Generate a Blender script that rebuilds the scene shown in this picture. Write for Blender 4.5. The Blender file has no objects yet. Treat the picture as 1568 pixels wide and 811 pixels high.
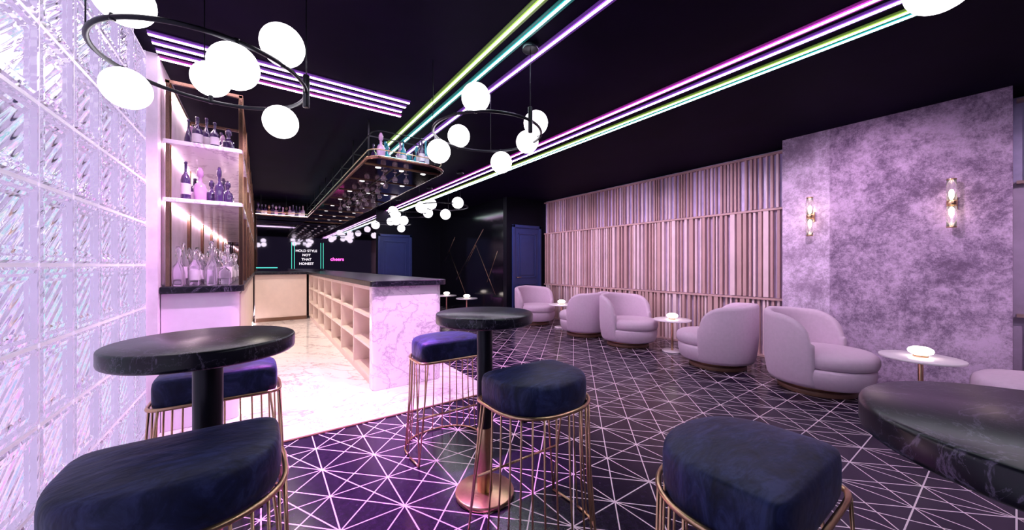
import bpy, bmesh, math, random
from mathutils import Vector, Matrix
random.seed(7)
S = bpy.context.scene
CEIL = 3.0
# ------------------------------------------------------------------ materials
def nodes_of(name):
    m = bpy.data.materials.new(name); m.use_nodes = True
    nt = m.node_tree; b = nt.nodes['Principled BSDF']
    return m, nt, b
def setp(b, **k):
    for n, v in k.items():
        key = {'base':'Base Color','rough':'Roughness','metal':'Metallic','trans':'Transmission Weight','ior':'IOR',
               'emc':'Emission Color','ems':'Emission Strength','sheen':'Sheen Weight','sheent':'Sheen Tint','coat':'Coat Weight','spec':'Specular IOR Level','alpha':'Alpha'}[n]
        if n in ('base','emc','sheent'): v = (v[0], v[1], v[2], 1)
        b.inputs[key].default_value = v
def ramp(nt, fac, stops):
    r = nt.nodes.new('ShaderNodeValToRGB'); el = r.color_ramp.elements
    el[0].position = stops[0][0]; el[0].color = (*stops[0][1], 1)
    el[1].position = stops[-1][0]; el[1].color = (*stops[-1][1], 1)
    for p, c in stops[1:-1]:
        e = el.new(p); e.color = (*c, 1)
    nt.links.new(fac, r.inputs[0]); return r.outputs[0]
def coords(nt, scale=(1,1,1), rot=(0,0,0)):
    tc = nt.nodes.new('ShaderNodeTexCoord'); mp = nt.nodes.new('ShaderNodeMapping')
    mp.inputs['Scale'].default_value = scale; mp.inputs['Rotation'].default_value = rot
    nt.links.new(tc.outputs['Object'], mp.inputs[0]); return mp.outputs[0]
def noise(nt, vec, scale, detail=5, rough=.6, dist=0):
    n = nt.nodes.new('ShaderNodeTexNoise'); n.inputs['Scale'].default_value = scale
    n.inputs['Detail'].default_value = detail; n.inputs['Roughness'].default_value = rough; n.inputs['Distortion'].default_value = dist
    nt.links.new(vec, n.inputs['Vector']); return n.outputs['Fac']
def bump(nt, b, h, s, d=.01):
    bp = nt.nodes.new('ShaderNodeBump'); bp.inputs['Strength'].default_value = s; bp.inputs['Distance'].default_value = d
    nt.links.new(h, bp.inputs['Height']); nt.links.new(bp.outputs[0], b.inputs['Normal'])
def math_n(nt, op, a, c=None):
    n = nt.nodes.new('ShaderNodeMath'); n.operation = op
    for i, v in enumerate((a, c)):
        if v is None: continue
        if isinstance(v, (int, float)): n.inputs[i].default_value = v
        else: nt.links.new(v, n.inputs[i])
    return n.outputs[0]
def mixc(nt, fac, a, c):
    mx = nt.nodes.new('ShaderNodeMix'); mx.data_type = 'RGBA'
    for i, v in ((0, fac), (6, a), (7, c)):
        if isinstance(v, tuple): mx.inputs[i].default_value = (*v, 1)
        elif isinstance(v, (int, float)): mx.inputs[i].default_value = v
        else: nt.links.new(v, mx.inputs[i])
    return mx.outputs[2]
def simple(name, base, rough=.5, metal=0, var=.12, nscale=6, **k):
    m, nt, b = nodes_of(name); setp(b, rough=rough, metal=metal, **k)
    f = noise(nt, coords(nt), nscale)
    lo = tuple(c*(1-var) for c in base); hi = tuple(min(1, c*(1+var)) for c in base)
    nt.links.new(ramp(nt, f, [(.3, lo), (.7, hi)]), b.inputs['Base Color']); return m
def emis(name, col, s):
    m, nt, b = nodes_of(name); setp(b, base=(.02,.02,.02), emc=col, ems=s, rough=.4); return m
def marble(name, base, vein, rough=.15, scale=1.2, width=.035, spec=.5):
    m, nt, b = nodes_of(name); setp(b, rough=rough, spec=spec)
    v = coords(nt, rot=(.4, .3, .7))
    f1 = noise(nt, v, scale, 8, .6, 1.6)
    a = math_n(nt, 'ABSOLUTE', math_n(nt, 'SUBTRACT', f1, .5))
    f2 = noise(nt, v, scale*2.3, 8, .65, 1.2)
    a2 = math_n(nt, 'ABSOLUTE', math_n(nt, 'SUBTRACT', f2, .52))
    mn = math_n(nt, 'MINIMUM', a, math_n(nt, 'MULTIPLY', a2, 1.8))
    mid = tuple(base[i]*.6+vein[i]*.4 for i in range(3))
    nt.links.new(ramp(nt, mn, [(0, vein), (width*.4, mid), (width, base)]), b.inputs['Base Color']); return m

M = {}
M['brass'] = simple('brushed_brass', (.62,.40,.24), .28, 1, .1, 20)
M['brass_dark'] = simple('aged_bronze', (.30,.17,.12), .22, 1, .15, 12)
M['bronze_mirror'] = simple('bronze_mirror', (.26,.15,.13), .10, 1, .4, 2)
M['black_metal'] = simple('black_metal', (.012,.012,.018), .35, .6)
M['black_gloss'] = simple('black_gloss', (.004,.004,.007), .12, 0, .2, 3, spec=.35)
M['black_mirror'] = simple('black_mirror', (.20,.18,.22), .03, 1, .05, 3)
M['white_marble'] = marble('white_marble', (.90,.79,.91), (.54,.42,.57), .12, .9, .024)
M['floor_marble'] = marble('floor_marble', (.86,.79,.79), (.44,.37,.40), .10, .6, .018)
M['dark_marble'] = marble('dark_marble', (.006,.006,.012), (.13,.11,.17), .28, 4.0, .012, .35)
M['globe'] = emis('opal_globe', (1,.95,1), 5)
M['mortar'] = simple('mortar', (.86,.82,.95), .4, 0, .05, 5, emc=(.88,.74,1), ems=.25)  # mortar given a faint glow of its own to read as lit
M['plaster'] = simple('white_plaster', (.90,.76,.90), .5)
M['cream'] = simple('cream_laminate', (.78,.64,.57), .45, 0, .05)
M['cabinet'] = simple('lavender_cabinet', (.88,.75,.92), .4, 0, .04)
M['dark_wall'] = simple('dark_wall', (.005,.005,.010), .4, spec=.1)
M['door_blue'] = simple('navy_door_paint', (.024,.042,.16), .35, 0, .08)
M['wood_dark'] = simple('walnut_plinth', (.16,.08,.05), .4)
M['table_white'] = simple('white_table_top', (.80,.74,.78), .25, 0, .03)
M['chair'] = simple('lilac_boucle', (.61,.47,.59), .75, 0, .05, 30, sheen=.15)
M['lamp'] = emis('lamp_glow', (1,.86,.80), 6)
M['bulb'] = emis('bulb_glow', (1,.80,.60), 16)
M['glass'] = simple('clear_glass', (.95,.92,1), .03, 0, .02, 4, trans=.95, ior=1.4)
M['frost'] = simple('stemware_glass', (.85,.80,.9), .04, 0, .02, 4, trans=.9, ior=1.4)
M['bot_dark'] = simple('dark_bottle_glass', (.05,.025,.10), .08, 0, .3, 5, coat=1)
M['bot_amber'] = simple('amber_bottle_glass', (.25,.10,.07), .08, 0, .3, 5, coat=1)
M['bot_pink'] = simple('pink_bottle_glass', (.50,.28,.50), .10, 0, .2, 5, coat=1)
M['bot_label'] = simple('bottle_label', (.7,.6,.72), .5)
M['bot_teal'] = simple('teal_bottle_glass', (.03,.30,.42), .08, 0, .3, 5, coat=1)
m, nt, b = nodes_of('black_ceiling'); setp(b, rough=.6, spec=.03)
nt.links.new(ramp(nt, noise(nt, coords(nt), 1.5), [(.3, (.003,.0013,.008)), (.7, (.006,.0025,.015))]), b.inputs['Base Color']); M['ceiling'] = m
m, nt, b = nodes_of('navy_velvet'); setp(b, rough=.5, sheen=.12, sheent=(.3,.35,.75), spec=.3)
v = coords(nt, (1, 2.2, 1)); f = noise(nt, v, 8, 7, .7, .8)
nt.links.new(ramp(nt, f, [(.34, (.003,.005,.020)), (.5, (.009,.015,.060)), (.66, (.034,.046,.15))]), b.inputs['Base Color'])
bump(nt, b, noise(nt, v, 8, 3), .45, .015); M['velvet'] = m
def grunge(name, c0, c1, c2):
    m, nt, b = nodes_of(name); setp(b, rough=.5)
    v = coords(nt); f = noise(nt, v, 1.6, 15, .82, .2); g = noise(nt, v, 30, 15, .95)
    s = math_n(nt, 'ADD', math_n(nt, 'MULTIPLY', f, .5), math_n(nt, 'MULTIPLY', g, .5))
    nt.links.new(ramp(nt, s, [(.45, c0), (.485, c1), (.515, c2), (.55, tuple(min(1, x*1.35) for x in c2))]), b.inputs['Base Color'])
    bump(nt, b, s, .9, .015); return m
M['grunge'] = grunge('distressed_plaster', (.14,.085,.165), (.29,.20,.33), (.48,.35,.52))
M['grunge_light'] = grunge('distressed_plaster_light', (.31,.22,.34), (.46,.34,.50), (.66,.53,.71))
M['slat'] = simple('taupe_slat', (.52,.34,.325), .45, 0, .1, 3)
M['slat_lt'] = simple('pale_slat', (.76,.60,.62), .4, 0, .1, 3)
M['slat_back'] = simple('slat_backing', (.58,.45,.64), .35, 0, .15, 4)
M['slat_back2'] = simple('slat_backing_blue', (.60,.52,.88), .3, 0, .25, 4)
# patterned floor
m, nt, b = nodes_of('geometric_tile'); setp(b, rough=.2, spec=.4)
tc = nt.nodes.new('ShaderNodeTexCoord'); sp = nt.nodes.new('ShaderNodeSeparateXYZ'); nt.links.new(tc.outputs['Object'], sp.inputs[0])
X, Y = sp.outputs[0], sp.outputs[1]
P = .33
l1 = math_n(nt, 'PINGPONG', X, P/2); l2 = math_n(nt, 'PINGPONG', Y, P/2)
l3 = math_n(nt, 'MULTIPLY', math_n(nt, 'PINGPONG', math_n(nt, 'ADD', X, Y), P/2), .707)
l4 = math_n(nt, 'MULTIPLY', math_n(nt, 'PINGPONG', math_n(nt, 'SUBTRACT', X, Y), P/2), .707)
l5 = math_n(nt, 'MULTIPLY', math_n(nt, 'PINGPONG', math_n(nt, 'ADD', math_n(nt, 'MULTIPLY', X, 2), Y), P), .447)
mn = math_n(nt, 'MINIMUM', math_n(nt, 'MINIMUM', l1, l2), math_n(nt, 'MINIMUM', math_n(nt, 'MINIMUM', l3, l4), l5))
line = math_n(nt, 'LESS_THAN', mn, .0036)
bc = ramp(nt, noise(nt, tc.outputs['Object'], 30, 6, .8), [(.35, (.009,.005,.017)), (.75, (.034,.021,.055))])
nt.links.new(mixc(nt, line, bc, (.92,.74,.84)), b.inputs['Base Color']); M['tile'] = m
# glass block
m, nt, b = nodes_of('glass_block'); setp(b, base=(.98,.96,1), rough=.03, trans=.95, ior=1.32, spec=.8)
v = coords(nt, rot=(math.radians(50), 0, 0)); w = nt.nodes.new('ShaderNodeTexWave'); w.bands_direction = 'Y'
w.inputs['Scale'].default_value = 6; w.inputs['Distortion'].default_value = .5; w.inputs['Detail'].default_value = 0; nt.links.new(v, w.inputs['Vector'])
bump(nt, b, w.outputs['Fac'], .22, .02); M['gblock'] = m
m, nt, b = nodes_of('backlit_panel'); setp(b, base=(.05,.05,.05))  # panel put behind the blocks; emitted noise colours stand in for reflections
v = coords(nt); f = noise(nt, v, 5.0, 4, .6, 1.8); big = noise(nt, v, 1.1, 2, .5)
cold = ramp(nt, f, [(.33, (.06,.10,.16)), (.41, (.40,.50,.80)), (.46, (.92,.95,1)), (.51, (.20,.70,.72)), (.56, (.88,.86,1)), (.63, (.70,.34,.90)), (.75, (.95,.88,.7))])
warm = ramp(nt, f, [(.33, (.14,.06,.22)), (.41, (.72,.28,.95)), (.46, (1,.86,1)), (.51, (.30,.50,.85)), (.56, (1,.66,1)), (.63, (.95,.28,.92)), (.75, (.9,.8,.9))])
nt.links.new(mixc(nt, ramp(nt, big, [(.44, (0,0,0)), (.57, (1,1,1))]), cold, warm), b.inputs['Emission Color'])
b.inputs['Emission Strength'].default_value = 1.2; M['backlit'] = m

# ------------------------------------------------------------------ mesh builder
class B:
    def __init__(s): s.bm = bmesh.new(); s.mats = []
    def mi(s, k):
        if k not in s.mats: s.mats.append(k)
        return s.mats.index(k)
    def merge(s, tmp, k, smooth):
        i = s.mi(k)
        for f in tmp.faces: f.material_index = i; f.smooth = smooth
        me = bpy.data.meshes.new('t'); tmp.to_mesh(me); tmp.free(); s.bm.from_mesh(me); bpy.data.meshes.remove(me)
    def box(s, x0, x1, y0, y1, z0, z1, k, bev=0, seg=2):
        t = bmesh.new(); bmesh.ops.create_cube(t, size=1)
        for v in t.verts: v.co = Vector(((x0+x1)/2+v.co.x*(x1-x0), (y0+y1)/2+v.co.y*(y1-y0), (z0+z1)/2+v.co.z*(z1-z0)))
        if bev: bmesh.ops.bevel(t, geom=t.edges[:], offset=bev, segments=seg, affect='EDGES', profile=.5)
        s.merge(t, k, bool(bev) and seg > 2)
    def grid(s, rings, k, closed=True, cap0=False, cap1=False, smooth=True):
        t = bmesh.new(); R = [[t.verts.new(p) for p in r] for r in rings]
        n = len(R[0])
        for a, c in zip(R[:-1], R[1:]):
            for j in range(n if closed else n-1):
                q = (a[j], a[(j+1) % n], c[(j+1) % n], c[j])
                try: t.faces.new(q)
                except ValueError: pass
        if cap0: t.faces.new(R[0][::-1])
        if cap1: t.faces.new(R[-1])
        bmesh.ops.recalc_face_normals(t, faces=t.faces[:]); s.merge(t, k, smooth)
    def lathe(s, c, prof, k, seg=32, sx=1, sy=1):
        rings = [[(c[0]+r*sx*math.cos(2*math.pi*j/seg), c[1]+r*sy*math.sin(2*math.pi*j/seg), c[2]+z) for j in range(seg)] for r, z in [(max(r, .0005), z) for r, z in prof]]
        s.grid(rings, k, True, True, True)
    def cyl(s, c, r, z0, z1, k, seg=32, bev=.003):
        b_ = min(bev, r*.4, (z1-z0)*.4)
        s.lathe((c[0], c[1], 0), [(r*.02, z0), (r-b_, z0), (r-b_*.3, z0+b_*.3), (r, z0+b_), (r, z1-b_), (r-b_*.3, z1-b_*.3), (r-b_, z1), (r*.02, z1)], k, seg)
    def sphere(s, c, r, k, sz=1):
        s.lathe(c, [(r*math.sin(math.pi*i/16), -r*sz*math.cos(math.pi*i/16)) for i in range(17)], k, 32)
    def tube(s, pts, r, k, closed=False, seg=8):
        pts = [Vector(p) for p in pts]; n = len(pts); rings = []; up = Vector((0, 0, 1)); prev = None
        for i, p in enumerate(pts):
            if closed: d = pts[(i+1) % n]-pts[i-1]
            else: d = pts[min(i+1, n-1)]-pts[max(i-1, 0)]
            d.normalize()
            a = d.cross(up) if prev is None else d.cross(prev.cross(d))
            if prev is None and a.length < .05: a = Vector((1, 0, 0))
            if prev is not None: a = prev-d*prev.dot(d)
            a.normalize(); prev = a.copy(); c_ = d.cross(a)
            rings.append([tuple(p+a*r*math.cos(2*math.pi*j/seg)+c_*r*math.sin(2*math.pi*j/seg)) for j in range(seg)])
        if closed: rings.append(rings[0]); s.grid(rings, k, True)
        else: s.grid(rings, k, True, True, True)
    def done(s, name, loc=(0, 0, 0), rotz=0):
        me = bpy.data.meshes.new(name); bmesh.ops.remove_doubles(s.bm, verts=s.bm.verts[:], dist=1e-6) if len(s.bm.verts) < 20000 else None
        s.bm.to_mesh(me); s.bm.free()
        for k in s.mats: me.materials.append(M[k])
        o = bpy.data.objects.new(name, me); S.collection.objects.link(o); o.location = loc; o.rotation_euler = (0, 0, rotz); return o
def inst(o, loc, rotz=0):
    c = bpy.data.objects.new(o.name.split('.')[0], o.data); S.collection.objects.link(c); c.location = loc; c.rotation_euler = (0, 0, rotz); return c

# ------------------------------------------------------------------ room
LX = -.72
b = B(); b.box(-.95, 6.3, -3, 11.2, -.1, 0, 'tile'); b.done('floor')
b = B(); b.box(-.66, 2.05, 3.23, 11, .0005, .006, 'floor_marble'); b.box(-.66, 2.06, 3.205, 3.23, .0005, .008, 'wood_dark'); b.done('floor_marble_inlay')
b = B(); b.box(-.95, 6.3, -3, 11.2, CEIL, CEIL+.1, 'ceiling'); b.done('ceiling')
b = B(); b.box(-.95, -.66, 3.87, 11.0, 0, CEIL, 'plaster'); b.done('wall_left')
b = B(); b.box(-.95, 2.8, 11.0, 11.1, 0, CEIL, 'black_mirror'); b.box(2.8, 4.9, 11.0, 11.1, 0, CEIL, 'dark_wall'); b.done('wall_far')
b = B(); b.box(4.85, 4.95, 7.25, 11.0, 0, CEIL, 'black_gloss')
b.done('wall_recess')
b = B(); b.box(4.85, 6.2, 7.1, 7.25, 0, CEIL, 'dark_wall'); b.done('wall_back_right')
b = B(); b.box(6.1, 6.2, -3, 7.1, 0, CEIL, 'slat_back')
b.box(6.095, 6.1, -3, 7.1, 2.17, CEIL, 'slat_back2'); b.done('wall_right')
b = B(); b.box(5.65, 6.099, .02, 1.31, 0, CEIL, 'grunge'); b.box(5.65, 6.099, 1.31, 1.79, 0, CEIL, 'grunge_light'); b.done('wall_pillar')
# glass block wall
b = B(); pitch = .323
for i in range(15):
    for j in range(10):
        y1 = 3.87-i*pitch-.008; y0 = y1-pitch+.016
        z0 = 1.35+(j-5)*pitch+.008; z1 = z0+pitch-.016
        z0 = max(z0, 0.01); z1 = min(z1, CEIL-.01)
        if z1-z0 < .1: continue
        xs = [LX-.055, LX-.010, LX, LX, LX-.012, LX-.012, LX-.020]
        ins = [0, 0, .010, .024, .036, .050, .062]
        rings = [[(x, y0+e, z0+e), (x, y1-e, z0+e), (x, y1-e, z1-e), (x, y0+e, z1-e)] for x, e in zip(xs, ins)]
        b.grid(rings, 'gblock', True, True, True, False)
for i in range(16):
    y = 3.87-i*pitch; b.box(LX-.06, LX-.006, y-.008, y+.008, 0, CEIL, 'mortar')
for j in range(-4, 6):
    z = 1.35+j*pitch
    if 0 < z < CEIL: b.box(LX-.06, LX-.006, 3.87-15*pitch, 3.87, z-.008, z+.008, 'mortar')
b.box(-.90, -.88, -1.0, 3.87, 0, CEIL, 'backlit')
b.done('wall_glass_block')
# slat wall
b = B(); r = random.Random(3)
for (z0, z1) in [(.02, .84), (.88, 2.14), (2.18, 2.94)]:
    y = -2.9
    while y < 7.02:
        w = r.choice([.022, .03, .03, .045, .065]); g = r.choice([.02, .03, .04, .055])
        if z0 > 2: w = r.choice([.018, .022, .03, .03]); g = r.choice([.025, .04, .055, .07])
        if not (-.05 < y+w and y < 1.84): b.box(6.03 if w > .03 else 6.045, 6.093, y, min(y+w, 7.08), z0, z1, r.choice(['slat', 'slat', 'slat_lt']))
        y += w+g
for (a, c) in [(-2.9, 0), (1.81, 7.09)]:
    for z in (.0, .84, 2.14, 2.94): b.box(6.02, 6.093, a, c, z+.001, z+.03, 'slat')
b.done('slatted_wall_panel')
# doors
def door(name, x0, x1, y, H):
    b = B(); f = .07
    b.box(x0, x0+f, y-.05, y-.002, 0.001, H, 'door_blue', .006); b.box(x1-f, x1, y-.05, y-.002, 0.001, H, 'door_blue', .006); b.box(x0, x1, y-.05, y-.002, H-f, H, 'door_blue', .006)
    b.box(x0+f, x1-f, y-.028, y-.002, .005, H-f, 'door_blue')
    for (a, c) in ((.15, .38*H), (.44*H, H-.2)):
        for (p, q, u, v_) in ((x0+f+.1, x1-f-.1, a, a+.03), (x0+f+.1, x1-f-.1, c-.03, c), (x0+f+.1, x0+f+.13, a, c), (x1-f-.13, x1-f-.1, a, c)):
            b.box(p, q, y-.042, y-.026, u, v_, 'door_blue', .005)
        b.box(x0+f+.17, x1-f-.17, y-.038, y-.026, a+.07, c-.07, 'door_blue', .005)
    b.tube([(x0+f+.05, y-.03, 1.05), (x0+f+.05, y-.08, 1.05), (x0+f+.16, y-.08, 1.05)], .01, 'brass')
    b.done(name)
door('door_1', 2.85, 3.88, 11.0, 2.28); door('door_2', 5.0, 5.9, 7.1, 2.34)
# ------------------------------------------------------------------ LED strips
def led(parts):
    for (x0, x1, y0, y1, core, halo, hw) in parts:
        b = B(); b.box(x0, x1, y0, y1, CEIL-.016, CEIL-.001, core)
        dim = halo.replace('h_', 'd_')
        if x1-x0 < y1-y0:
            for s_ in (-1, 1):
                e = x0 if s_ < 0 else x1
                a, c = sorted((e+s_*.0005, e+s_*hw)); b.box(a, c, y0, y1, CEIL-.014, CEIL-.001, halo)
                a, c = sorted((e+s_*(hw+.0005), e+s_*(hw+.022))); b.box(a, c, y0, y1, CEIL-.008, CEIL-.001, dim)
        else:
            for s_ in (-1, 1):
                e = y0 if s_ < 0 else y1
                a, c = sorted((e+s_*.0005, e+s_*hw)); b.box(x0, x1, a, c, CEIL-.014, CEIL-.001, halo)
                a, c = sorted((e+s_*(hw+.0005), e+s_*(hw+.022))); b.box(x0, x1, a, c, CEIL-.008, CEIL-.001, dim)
        b.done('led_strip_light')
K = 30
M['c_white'] = emis('led_core_white', (1,.82,1), K*.6); M['c_pink'] = emis('led_core_pink', (1,.60,1), K); M['c_violet'] = emis('led_core_violet', (.80,.66,1), K)
M['c_lime'] = emis('led_core_lime', (.90,1,.75), K*.6); M['c_cyan'] = emis('led_core_cyan', (.70,1,1), K*.6)
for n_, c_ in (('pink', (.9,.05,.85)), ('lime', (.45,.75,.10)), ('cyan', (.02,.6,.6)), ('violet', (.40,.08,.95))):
    M['h_'+n_] = emis('led_halo_'+n_, c_, 1.3); M['d_'+n_] = emis('led_spill_'+n_, c_, .20)  # emissive bands paint each strip's coloured glow onto the ceiling
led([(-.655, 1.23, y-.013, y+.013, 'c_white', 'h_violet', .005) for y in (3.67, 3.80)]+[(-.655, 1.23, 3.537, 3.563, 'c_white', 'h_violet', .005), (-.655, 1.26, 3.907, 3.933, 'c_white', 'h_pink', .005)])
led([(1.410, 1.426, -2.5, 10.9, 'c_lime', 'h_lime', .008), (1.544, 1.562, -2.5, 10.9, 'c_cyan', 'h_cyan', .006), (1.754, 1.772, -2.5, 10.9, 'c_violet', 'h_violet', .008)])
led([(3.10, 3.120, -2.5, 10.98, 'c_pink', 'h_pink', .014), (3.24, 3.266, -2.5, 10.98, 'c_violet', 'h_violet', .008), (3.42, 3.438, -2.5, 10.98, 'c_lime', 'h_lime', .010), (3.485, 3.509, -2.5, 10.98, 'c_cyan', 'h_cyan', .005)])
# ------------------------------------------------------------------ chandeliers
def rot(r, f): return (.5765*f+.817*r, .817*f-.5765*r)
def chandelier(cx, cy, z, R, globes, rods, g=.1, rz=0):
    b = B()
    def RR(r_, f_):
        x, y = rot(r_, f_); return (x*math.cos(rz)-y*math.sin(rz), x*math.sin(rz)+y*math.cos(rz))
    b.tube([(R*math.cos(a*math.pi/36), R*math.sin(a*math.pi/36), 0) for a in range(72)], .011, 'black_metal', True, 10)
    for (r_, f_, dz) in globes:
        x, y = RR(r_, f_); L = math.hypot(x, y); b.sphere((x, y, dz), g, 'globe')
        b.tube([(x/L*R, y/L*R, -.012 if dz > 0 else .012), (x/L*R, y/L*R, .02 if dz > 0 else -.02), (x*.97, y*.97, dz*.4)], .012, 'black_metal')
    for i, (r_, f_) in enumerate(rods):
        x, y = RR(r_, f_); L = math.hypot(x, y); x, y = x/L*R, y/L*R
        b.tube([(x, y, -.01), (x, y, CEIL-z-.018)], .003, 'black_metal')
        if i == 0:
            b.cyl((x, y), .018, -.09, .1, 'black_metal', 16)
            b.cyl((x, y), .06, CEIL-z-.047, CEIL-z-.018, 'black_metal', 24)
    return b.done('ring_chandelier', (cx, cy, z))
G2 = [(-.053,-.43,.1), (-.285,.32,.1), (-.43,.13,-.1), (.10,.43,-.11), (.34,.27,.03), (.40,.02,.1)]
chandelier(1.53, 2.52, 2.43, .44, G2, [(.34,-.28), (-.4,-.1), (0,.44)])
G1 = [(-.41,-.04,-.1), (-.27,.31,.13), (.305,-.244,-.1), (.42,-.075,.1), (.106,.394,-.1), (-.044,-.387,.1)]
chandelier(-.21, 2.45, 2.362, .43, G1, [(.38,.21), (-.25,-.33), (-.3,.3)])
c4 = chandelier(2.75, 6.07, 2.42, .44, [(.3,-.3,.02), (-.05,.42,-.08), (-.3,.3,.1), (-.35,-.25,-.05)], [(.34,-.28), (-.4,-.1), (0,.44)])
for x, yy, rz in ((2.6, 7.45, .5), (2.8, 9.3, -.3)): inst(c4, (x, yy, 2.42), rz)
chandelier(2.02, -.27, 2.43, .44, [(-.22,.37,-.04), (.2,-.38,.1), (-.4,-.1,.1)], [(.3,-.3), (-.3,-.3), (0,.44)])
# ------------------------------------------------------------------ bar tables
def bar_table(x, y):
    b = B()
    b.lathe((0,0,0), [(.005,1.012), (.274,1.012), (.282,1.018), (.284,1.026), (.284,1.062), (.282,1.068), (.276,1.072), (.005,1.072)], 'dark_marble', 64)
    b.cyl((0,0), .12, 1.0, 1.013, 'black_metal'); b.cyl((0,0), .046, .40, 1.005, 'black_metal', 32)
    b.cyl((0,0), .045, .025, .40, 'brass', 32); b.cyl((0,0), .172, .001, .03, 'brass', 48, .006)
    return b.done('bar_table', (x, y, 0))
t1 = bar_table(-.165, 1.78); inst(t1, (1.08, 1.81, 0)); inst(t1, (1.117, -.08, 0), 1)
# ------------------------------------------------------------------ stools
def outl(s=1, n=72, ex=0):
    P_ = []
    for i in range(n):
        a = 2*math.pi*i/n; c, q = math.cos(a), math.sin(a)
        if q <= 0:
            e = 2/2.35; x = (.25+ex)*math.copysign(abs(c)**e, c); y = -(.225+ex)*abs(q)**e
        else:
            e = 2/8; x = (.25+ex)*math.copysign(abs(c)**e, c); y = (.16+ex)*abs(q)**e
        P_.append((x*s, y*s))
    return P_
def stool(x, y, rz):
    b = B(); Z0, Z1 = .665, .808
    L = [(.90, Z0), (.965, Z0+.004), (.99, Z0+.02), (1.0, Z0+.05), (1.0, Z1-.04), (.988, Z1-.02), (.965, Z1-.007), (.92, Z1), (.75, Z1+.010), (.5, Z1+.018), (.25, Z1+.021), (.03, Z1+.022)]
    rings = []
    for s_, z in L:
        rings.append([(px, py, z) for px, py in outl(s_)])
    b.grid(rings, 'velvet', True, True, True)
    rim = [(px, py, Z0+.012) for px, py in outl(1, 72, .012)]
    b.tube(rim, .009, 'brass', True)
    low = outl(1.0, 72, .045)
    order = sorted([(px, py) for px, py in low if py < .06], key=lambda p: math.atan2(p[0], -p[1]))
    b.tube([(px, py, .009) for px, py in order], .007, 'brass')
    def rp(a, ex):
        c, q = math.cos(a), math.sin(a); e = 2/2.35
        return ((.25+ex)*math.copysign(abs(c)**e, c), -(.225+ex)*abs(q)**e)
    for k in range(15):
        a = math.pi + math.pi*k/14
        p0, p1, p2 = rp(a, .012), rp(a, .020), rp(a, .045)
        b.tube([(*p0, Z0+.01), (*p1, .35), (*p2, .009)], .0045, 'brass')
    for sx in (-1, 1):
        for (ax, ay) in ((.262, .07), (.215, .172)):
            b.tube([(sx*ax, ay, Z0+.01), (sx*.285, .19, .008)], .0055, 'brass')
        b.tube([(sx*.285, .19, .009), (sx*.296, .04, .009)], .007, 'brass')
    b.tube([(-.262, .135, .30), (.262, .135, .30)], .0065, 'brass')
    b.box(-.2, .2, -.16, .12, Z0-.012, Z0+.005, 'black_metal')
    return b.done('bar_stool', (x, y, 0), rz)
s1 = stool(-.195, 1.41, 0)
inst(s1, (1.145, 1.41, 0), 0); inst(s1, (-.175, 2.46, 0), math.pi); inst(s1, (1.145, 2.48, 0), math.pi); inst(s1, (1.185, .45, 0), math.pi)
# ------------------------------------------------------------------ barrel armchairs
def armchair(x, y, rz):
    b = B(); secs = []
    A = 104; N = 56
    def sec(phi, sc=1.0):
        d = abs(math.degrees(phi)); t = max(0, min(1, (d-58)/(A-58))); h = .86-.03*min(1, d/58)-.28*(1-math.sqrt(max(0, 1-t**2.3)))
        prof = [(.415,.10), (.435,.14), (.455,.26), (.468,.42), (.470,h-.05), (.464,h-.02), (.445,h-.003), (.425,h), (.400,h-.008), (.385,h-.03), (.382,h-.07), (.375,.35), (.36,.12)]
        cr, cz = .42, (.1+h)/2
        ca, sa = math.sin(phi), math.cos(phi)
        out = []
        for r_, z in prof:
            r_ = cr+(r_-cr)*sc; z = cz+(z-cz)*(1-(1-sc)*.12)
            out.append((r_*ca, r_*sa, z))
        return out
    phis = [math.radians(-A+2*A*i/N) for i in range(N+1)]
    secs.append(sec(phis[0]-.07, .35)); secs.append(sec(phis[0]-.05, .75))
    for p in phis: secs.append(sec(p))
    secs.append(sec(phis[-1]+.05, .75)); secs.append(sec(phis[-1]+.07, .35))
    b.grid(secs, 'chair', True, True, True)
    b.lathe((0, -.045, 0), [(.02,.095), (.38,.095), (.41,.12), (.432,.2), (.437,.27), (.425,.295), (.02,.30)], 'chair', 48)
    b.lathe((0, -.095, 0), [(.02,.295), (.36,.295), (.395,.31), (.408,.345), (.408,.39), (.395,.425), (.36,.450), (.25,.462), (.02,.466)], 'chair', 48)
    b.cyl((0,0), .34, .001, .05, 'wood_dark', 48, .006); b.cyl((0,0), .28, .05, .097, 'brass', 48)
    return b.done('barrel_armchair', (x, y, 0), rz)
a1 = armchair(4.97, 1.27, -.08)
for (x, y, rz) in ((5.03, 2.33, math.pi+.22), (5.12, 3.83, -.1), (5.15, 4.85, math.pi+.22), (5.2, 6.45, -.1), (4.97, -.27, math.pi)): inst(a1, (x, y, 0), rz)
def side_table(x, y):
    b = B(); b.cyl((0,0), .275, .485, .505, 'table_white', 48, .006); b.cyl((0,0), .018, .02, .49, 'brass', 20); b.cyl((0,0), .06, .475, .486, 'brass')
    b.cyl((0,0), .15, .001, .022, 'table_white', 40, .006); return b.done('side_table', (x, y, 0))
def lamp(x, y):
    b = B(); b.cyl((0,0), .05, .0, .018, 'brass', 32)
    b.lathe((0,0,.055), [(.012,-.04), (.05,-.036), (.078,-.018), (.085,0), (.078,.018), (.05,.034), (.012,.04)], 'lamp', 40); return b.done('table_lamp', (x, y, .506))
st = side_table(4.97, .51); lp = lamp(4.97, .51)
for (x, y) in ((5.25, 3.10), (5.3, 5.66), (4.25, 9.2), (4.3, 8.1)): inst(st, (x, y, 0)); inst(lp, (x, y, .506))
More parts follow.
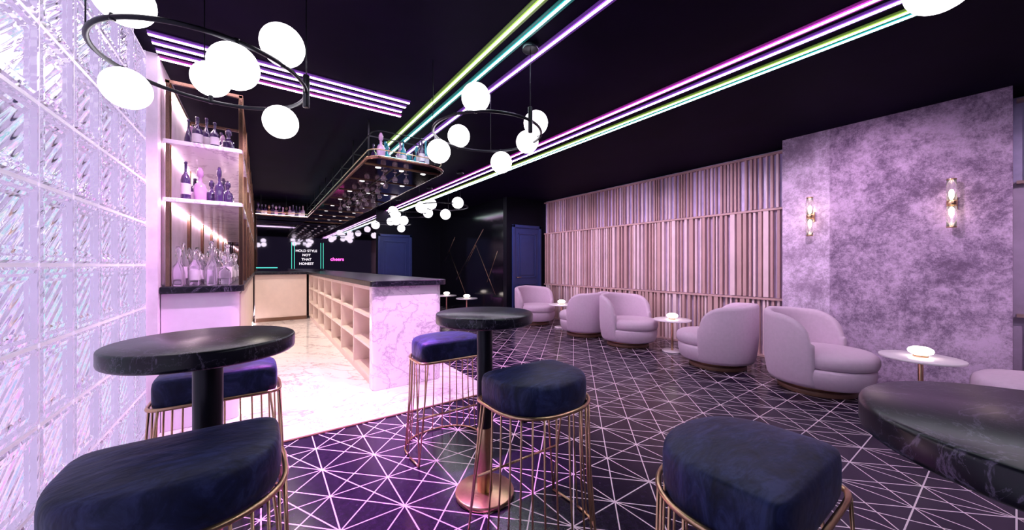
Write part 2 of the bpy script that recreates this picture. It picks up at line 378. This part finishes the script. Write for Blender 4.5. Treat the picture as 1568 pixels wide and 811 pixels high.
def sconce(y, z):
    b = B(); b.box(5.62, 5.649, -.035+y, .035+y, z-.06, z+.06, 'brass', .004); b.tube([(5.62, y, z), (5.57, y, z)], .012, 'brass')
    b.cyl((5.57, y), .035, z-.02, z+.02, 'brass')
    for s_ in (-1, 1):
        b.lathe((5.57, y, z+s_*.13), [(.030,-.10), (.033,-.10), (.033,.10), (.030,.10)], 'glass', 24)
        b.lathe((5.57, y, z+s_*.09), [(.004,-.05), (.011,-.03), (.013,0), (.011,.03), (.004,.045)], 'bulb', 16)
        b.cyl((5.57, y), .035, z+s_*.235-.006, z+s_*.235+.006, 'brass', 24)
    b.done('wall_sconce')
sconce(1.48, 1.95); sconce(.37, 1.96)
# ------------------------------------------------------------------ bar counter
M['led_pink'] = emis('under_counter_led', (1,.35,.9), 14); M['led_warm'] = emis('shelf_led', (1,.78,.86), 24); M['led_cy'] = emis('shelf_led_cyan', (.4,.9,1), 9)
M['globe_glint'] = emis('globe_glint_disc', (1,.9,.95), 2.5)  # glowing discs stand in for globe reflections on the shelf underside
F0 = .0065
def rrect(x0, x1, y0, y1, rad):
    out = []
    for (cx, cy, r_, a0) in ((x0, y0, rad[0], 180), (x1, y0, rad[1], 270), (x1, y1, rad[2], 0), (x0, y1, rad[3], 90)):
        sx = 1 if cx == x0 else -1; sy = 1 if cy == y0 else -1
        ox, oy = cx+sx*r_, cy+sy*r_
        for i in range(9):
            a = math.radians(a0+90*i/8); out.append((ox+r_*math.cos(a), oy+r_*math.sin(a)))
    return out
def slab(b, o, z0, z1, k, e=.004):
    cx = sum(p[0] for p in o)/len(o); cy = sum(p[1] for p in o)/len(o)
    def sh(d): return [(p[0]-math.copysign(min(d, abs(p[0]-cx)), p[0]-cx), p[1]-math.copysign(min(d, abs(p[1]-cy)), p[1]-cy)) for p in o]
    b.grid([[(x, y, z) for x, y in q] for q, z in ((sh(e), z0), (o, z0+e), (o, z1-e), (sh(e), z1))], k, True, True, True, False)
b = B()
slab(b, rrect(.97, 1.77, 3.94, 4.08, (.05, .10, .001, .001)), F0, 1.118, 'white_marble')
b.box(1.60, 1.77, 4.08, 10.9, F0, 1.118, 'white_marble')
b.box(1.40, 1.42, 4.08, 10.2, .09, 1.118, 'cream'); b.box(1.0, 1.6, 4.08, 10.2, F0, .09, 'cream')
n = 7
for i in range(n+1):
    yy = 4.09+i*(10.18-4.09)/n; b.box(.98, 1.40, yy-.018, yy+.018, .09, 1.118, 'cream')
for z in (.09, .42, .76): b.box(.985, 1.40, 4.09, 10.2, z, z+.03, 'cream')
b.box(.985, 1.40, 4.09, 10.2, 1.07, 1.118, 'cream')
slab(b, rrect(.94, 1.82, 3.88, 10.95, (.06, .12, .001, .001)), 1.12, 1.18, 'dark_marble')
b.box(1.772, 1.785, 4.1, 10.9, .012, .035, 'led_pink'); b.box(1.775, 1.795, 4.1, 10.9, 1.10, 1.117, 'led_pink')
b.done('bar_counter')
b = B()
b.box(-.115, .935, 10.25, 10.9, F0, 1.118, 'cream'); b.box(-.10, .93, 10.235, 10.25, F0, .09, 'wood_dark')
b.box(-.115, .935, 10.20, 10.9, 1.12, 1.18, 'dark_marble'); b.done('service_counter')
b = B()
slab(b, rrect(-.655, -.16, 3.95, 10.9, (.001, .06, .001, .001)), F0, 1.118, 'cabinet')
slab(b, rrect(-.655, -.12, 3.90, 10.9, (.001, .08, .001, .001)), 1.12, 1.175, 'dark_marble')
for i in range(6):
    yy = 4.1+i*1.05; b.box(-.161, -.150, yy, yy+1.0, .12, 1.09, 'cream', .004)
b.box(-.158, -.150, 4.05, 10.2, .012, .03, 'led_warm')
b.done('back_bar_counter')
b = B()
for z in (1.86, 2.33):
    slab(b, rrect(-.64, -.13, 3.93, 10.1, (.001, .03, .001, .001)), z, z+.035, 'white_marble')
    b.box(-.635, -.62, 3.98, 10.0, z-.014, z-.001, 'led_warm')
yy = 3.955
while yy < 10.2:
    for x in (-.615, -.145):
        b.box(x-.012, x+.012, yy-.012, yy+.012, 1.177, 2.84, 'brass_dark')
        b.box(x-.016, x+.016, yy+.03, yy+.045, 1.177, 2.84, 'brass')
    b.box(-.63, -.13, yy-.012, yy+.012, 2.82, 2.845, 'brass_dark')
    yy += 1.02
b.box(-.63, -.605, 3.955, 10.1, 2.82, 2.845, 'brass'); b.box(-.157, -.133, 3.955, 10.1, 2.82, 2.845, 'brass_dark')
b.box(-.658, -.645, 4.0, 10.1, 1.19, 2.80, 'plaster')
b.box(-.635, -.62, 3.98, 10.0, 2.80, 2.818, 'led_warm')
shelf = b.done('back_bar_shelving')
# hanging bar shelf
b = B(); HX0 = .95
slab(b, rrect(HX0, 1.86, 3.97, 10.9, (.12, .28, .001, .001)), 2.50, 2.53, 'bronze_mirror')
b.box(-.1, HX0, 10.1, 10.9, 2.50, 2.53, 'bronze_mirror')
def rail(z, r_, k, e=0): b.tube([(x, y, z) for x, y in rrect(HX0-e, 1.86+e, 3.97-e, 10.9, (.12, .28, .001, .001))], r_, k, True)
rail(2.515, .018, 'brass_dark', .008); rail(2.60, .006, 'brass'); rail(2.542, .004, 'led_cy', -.03)
rail(2.82, .006, 'black_metal', -.05)
b.tube([(HX0, 10.1, 2.515), (-.1, 10.1, 2.515)], .018, 'brass_dark'); b.tube([(HX0, 10.1, 2.60), (-.1, 10.1, 2.60)], .008, 'brass'); b.tube([(HX0, 10.14, 2.537), (-.1, 10.14, 2.537)], .006, 'led_warm')
yy = 4.25
while yy < 10.9:
    for x in (HX0+.05, 1.81): b.box(x-.008, x+.008, yy-.008, yy+.008, 2.52, CEIL-.001, 'black_metal')
    b.box(HX0+.05, 1.81, yy-.006, yy+.006, 2.814, 2.826, 'black_metal')
    b.box(HX0+.01, 1.85, yy-.012, yy+.012, 2.488, 2.501, 'brass_dark')
    yy += .82
rg = random.Random(5); yy = 4.45
for i in range(8):
    for x in (1.22, 1.36, 1.50):
        if rg.random() < .8:
            b.lathe((x, yy, 2.5), [(.026,-.002), (.026,-.006), (.004,-.010), (.004,-.05), (.018,-.06), (.032,-.08), (.033,-.10), (.027,-.125), (.025,-.125), (.030,-.10), (.029,-.082), (.015,-.063), (.001,-.06)], 'frost', 14)
    yy += .41
for x in (1.29, 1.43): b.box(x-.004, x+.004, 4.3, 7.5, 2.489, 2.50, 'black_metal')
yy = 4.34
while yy < 10.8:
    for x in (1.13, 1.41, 1.68): b.cyl((x, yy), .032, 2.4955, 2.5015, 'globe_glint', 20, .001)
    yy += .82
for x in (-.0, .5): b.box(x-.008, x+.008, 10.14, 10.156, 2.52, CEIL-.001, 'black_metal')
hang = b.done('hanging_bar_shelf')
# bottles
def bottle(b, x, y, z, h, r_, k, kind=0):
    if kind == 0: p = [(.02*r_,0), (r_*.92,0), (r_,.02*h), (r_,.52*h), (r_*.85,.60*h), (r_*.38,.70*h), (r_*.30,.76*h), (r_*.30,.95*h), (r_*.38,.955*h), (r_*.38,h), (r_*.02,h)]
    elif kind == 1: p = [(.02*r_,0), (r_*.9,0), (r_,.03*h), (r_*.9,.35*h), (r_*.55,.55*h), (r_*.3,.68*h), (r_*.25,.9*h), (r_*.4,.92*h), (r_*.4,h), (r_*.02,h)]
    else: p = [(.02*r_,0), (r_*.95,0), (r_*1.05,.05*h), (r_*1.1,.4*h), (r_*.9,.5*h), (r_*.35,.58*h), (r_*.30,.72*h), (r_*.55,.75*h), (r_*.6,.88*h), (r_*.3,h), (r_*.02,h)]
    b.lathe((x, y, z), p, k, 16)
    if kind == 0: b.lathe((x, y, z), [(r_*1.01,.15*h), (r_*1.02,.16*h), (r_*1.02,.42*h), (r_*1.01,.43*h)], 'bot_label', 16)
def row(name, spots, ks, hr=(.24,.36), rr=(.034,.046), par=None):
    b = B()
    for (x, y, z) in spots: bottle(b, x, y, z, random.uniform(*hr), random.uniform(*rr), random.choice(ks), random.choice([0,0,1,2]))
    o = b.done(name)
    if par: o.parent = par
BK = ['bot_dark', 'bot_dark', 'bot_pink', 'bot_amber', 'bot_teal']
def spots(z, x0, x1, y0, y1, d):
    out = []; y = y0
    while y < y1:
        for x in ((x0+x1)/2-.11, (x0+x1)/2+.10):
            if random.random() < .8: out.append((x+random.uniform(-.02,.02), y+random.uniform(-.02,.02), z))
        y += d
    return out
row('liquor_bottles', [(-.33, 4.06, 2.366), (-.45, 4.1, 2.366), (-.40, 4.22, 2.366), (-.52, 4.2, 2.366), (-.24, 4.14, 2.366)]+spots(2.366, -.6, -.2, 4.4, 9.8, .14), ['bot_pink', 'bot_dark', 'bot_dark'], (.21,.33), (.030,.042), par=shelf)
row('liquor_bottles', [(-.30, 4.05, 1.896), (-.43, 4.08, 1.896), (-.36, 4.15, 1.896), (-.52, 4.05, 1.896), (-.25, 4.2, 1.896), (-.48, 4.2, 1.896)]+spots(1.896, -.6, -.2, 4.35, 9.8, .13), ['bot_dark', 'bot_dark', 'glass', 'bot_pink', 'bot_dark'], (.21,.33), (.030,.042), par=shelf)
row('glass_decanters', [(x+random.uniform(-.01,.01), y, 1.176) for y in (4.02, 4.14, 4.26, 4.38, 4.50, 4.64, 4.8, 5.0, 5.2, 5.4, 5.7) for x in (-.56, -.46, -.36, -.26)], ['glass'], (.24,.40), (.034,.044), par=shelf)
row('liquor_bottles', [(random.uniform(1.1,1.75), 4.08+i*.045, 2.531) for i in range(18)]+spots(2.531, 1.3, 1.6, 5.0, 9.8, .3), ['bot_teal','bot_teal','bot_pink','bot_dark'], (.26,.36), par=hang)
row('liquor_bottles', [(-.05+i*.07, 10.3, 2.531) for i in range(14)], BK, (.22,.3), par=hang)
# ------------------------------------------------------------------ neon + far wall decor
def text(name, body, loc, size, k, ls=1.0):
    c = bpy.data.curves.new(name, 'FONT'); c.body = body; c.size = size; c.align_x = 'CENTER'; c.extrude = .002; c.bevel_depth = .0015; c.space_line = ls
    c.materials.append(M[k]); o = bpy.data.objects.new(name, c); S.collection.objects.link(o); o.location = loc; o.rotation_euler = (math.pi/2, 0, 0)
M['n_white'] = emis('neon_white', (1,.9,1), 1.3); M['n_pink'] = emis('neon_pink', (1,.1,.6), 3); M['n_green'] = emis('neon_green', (.1,.85,.65), 1.5)
text('neon_text_sign', 'HOLD STYLE\nNOT\nTHAT\nHONEST', (1.0, 10.99, 1.70), .088, 'n_white', 1.3)
text('neon_script_sign', 'cheers', (1.75, 10.99, 1.47), .13, 'n_pink')
b = B()
for x in (.66, .72, 1.34, 1.40): b.tube([(x, 10.985, 1.25), (x, 10.985, 1.95)], .005, 'n_green')  # glowing tubes stand in for green lines reflected in the far mirror
b.tube([(-.1, 10.985, 1.28), (.35, 10.985, 1.28)], .010, 'n_green')
b.done('neon_reflection_tubes')
b = B()
for (y0, z0, y1, z1) in ((7.6, .6, 8.6, 1.9), (8.6, 1.9, 9.2, 1.3), (8.2, 2.3, 9.8, .9), (9.2, .5, 10.3, 1.8), (7.5, 1.7, 8.0, .9), (9.9, 2.2, 10.6, 1.5)):
    b.tube([(4.845, y0, z0), (4.845, y1, z1)], .004, 'brass')
b.done('wall_trim_inlay')
# ------------------------------------------------------------------ lights
def spot(x, y, z, e, col, ang=130, r_=.04, tx=None, blend=1):
    l = bpy.data.lights.new('spot', 'SPOT'); l.energy = e; l.color = col; l.spot_size = math.radians(ang); l.spot_blend = blend; l.shadow_soft_size = r_
    o = bpy.data.objects.new('fill_spotlight', l); S.collection.objects.link(o); o.location = (x, y, z)  # added fill spots without fixtures, placed to brighten bar, floor and walls
    if tx: o.rotation_euler = (Vector(tx)-Vector((x, y, z))).to_track_quat('-Z', 'Y').to_euler()
for y in (4.6, 6.2, 7.8, 9.4): spot(.42, y, 2.96, 155, (1,.86,.74))
spot(.55, 2.95, 2.97, 1150, (.85,.18,1), 52, tx=(.62, 2.45, 0))
spot(1.45, 2.9, 2.97, 350, (1,.56,.97), 60, tx=(1.4, 3.95, .5))
spot(.0, 3.2, 2.97, 240, (1,.55,1), 80, tx=(-.4, 4.0, .7))
spot(1.0, 3.3, 2.97, 140, (1,.45,1), 80, tx=(.9, 3.7, 0))
spot(2.5, 4.2, 2.97, 260, (1,.32,1), 90, tx=(1.9, 4.6, .3))
for y, e in ((-.8, 90), (1.0, 125), (2.8, 150), (4.6, 150), (6.4, 130)): spot(4.2, y, 2.96, e, (1,.70,.98), 100, tx=(5.7, y, 1.4))
W = bpy.data.worlds.new('w'); S.world = W; W.use_nodes = True
W.node_tree.nodes['Background'].inputs[0].default_value = (.55,.42,.90,1); W.node_tree.nodes['Background'].inputs[1].default_value = .08
# ------------------------------------------------------------------ camera
c = bpy.data.cameras.new('cam'); c.lens = 545/1568*36; c.sensor_width = 36; c.clip_start = .03
o = bpy.data.objects.new('camera', c); S.collection.objects.link(o); o.location = (0, 0, 1.35); o.rotation_euler = (math.pi/2, 0, -math.radians(35.2)); S.camera = o
S.view_settings.view_transform = 'Standard'
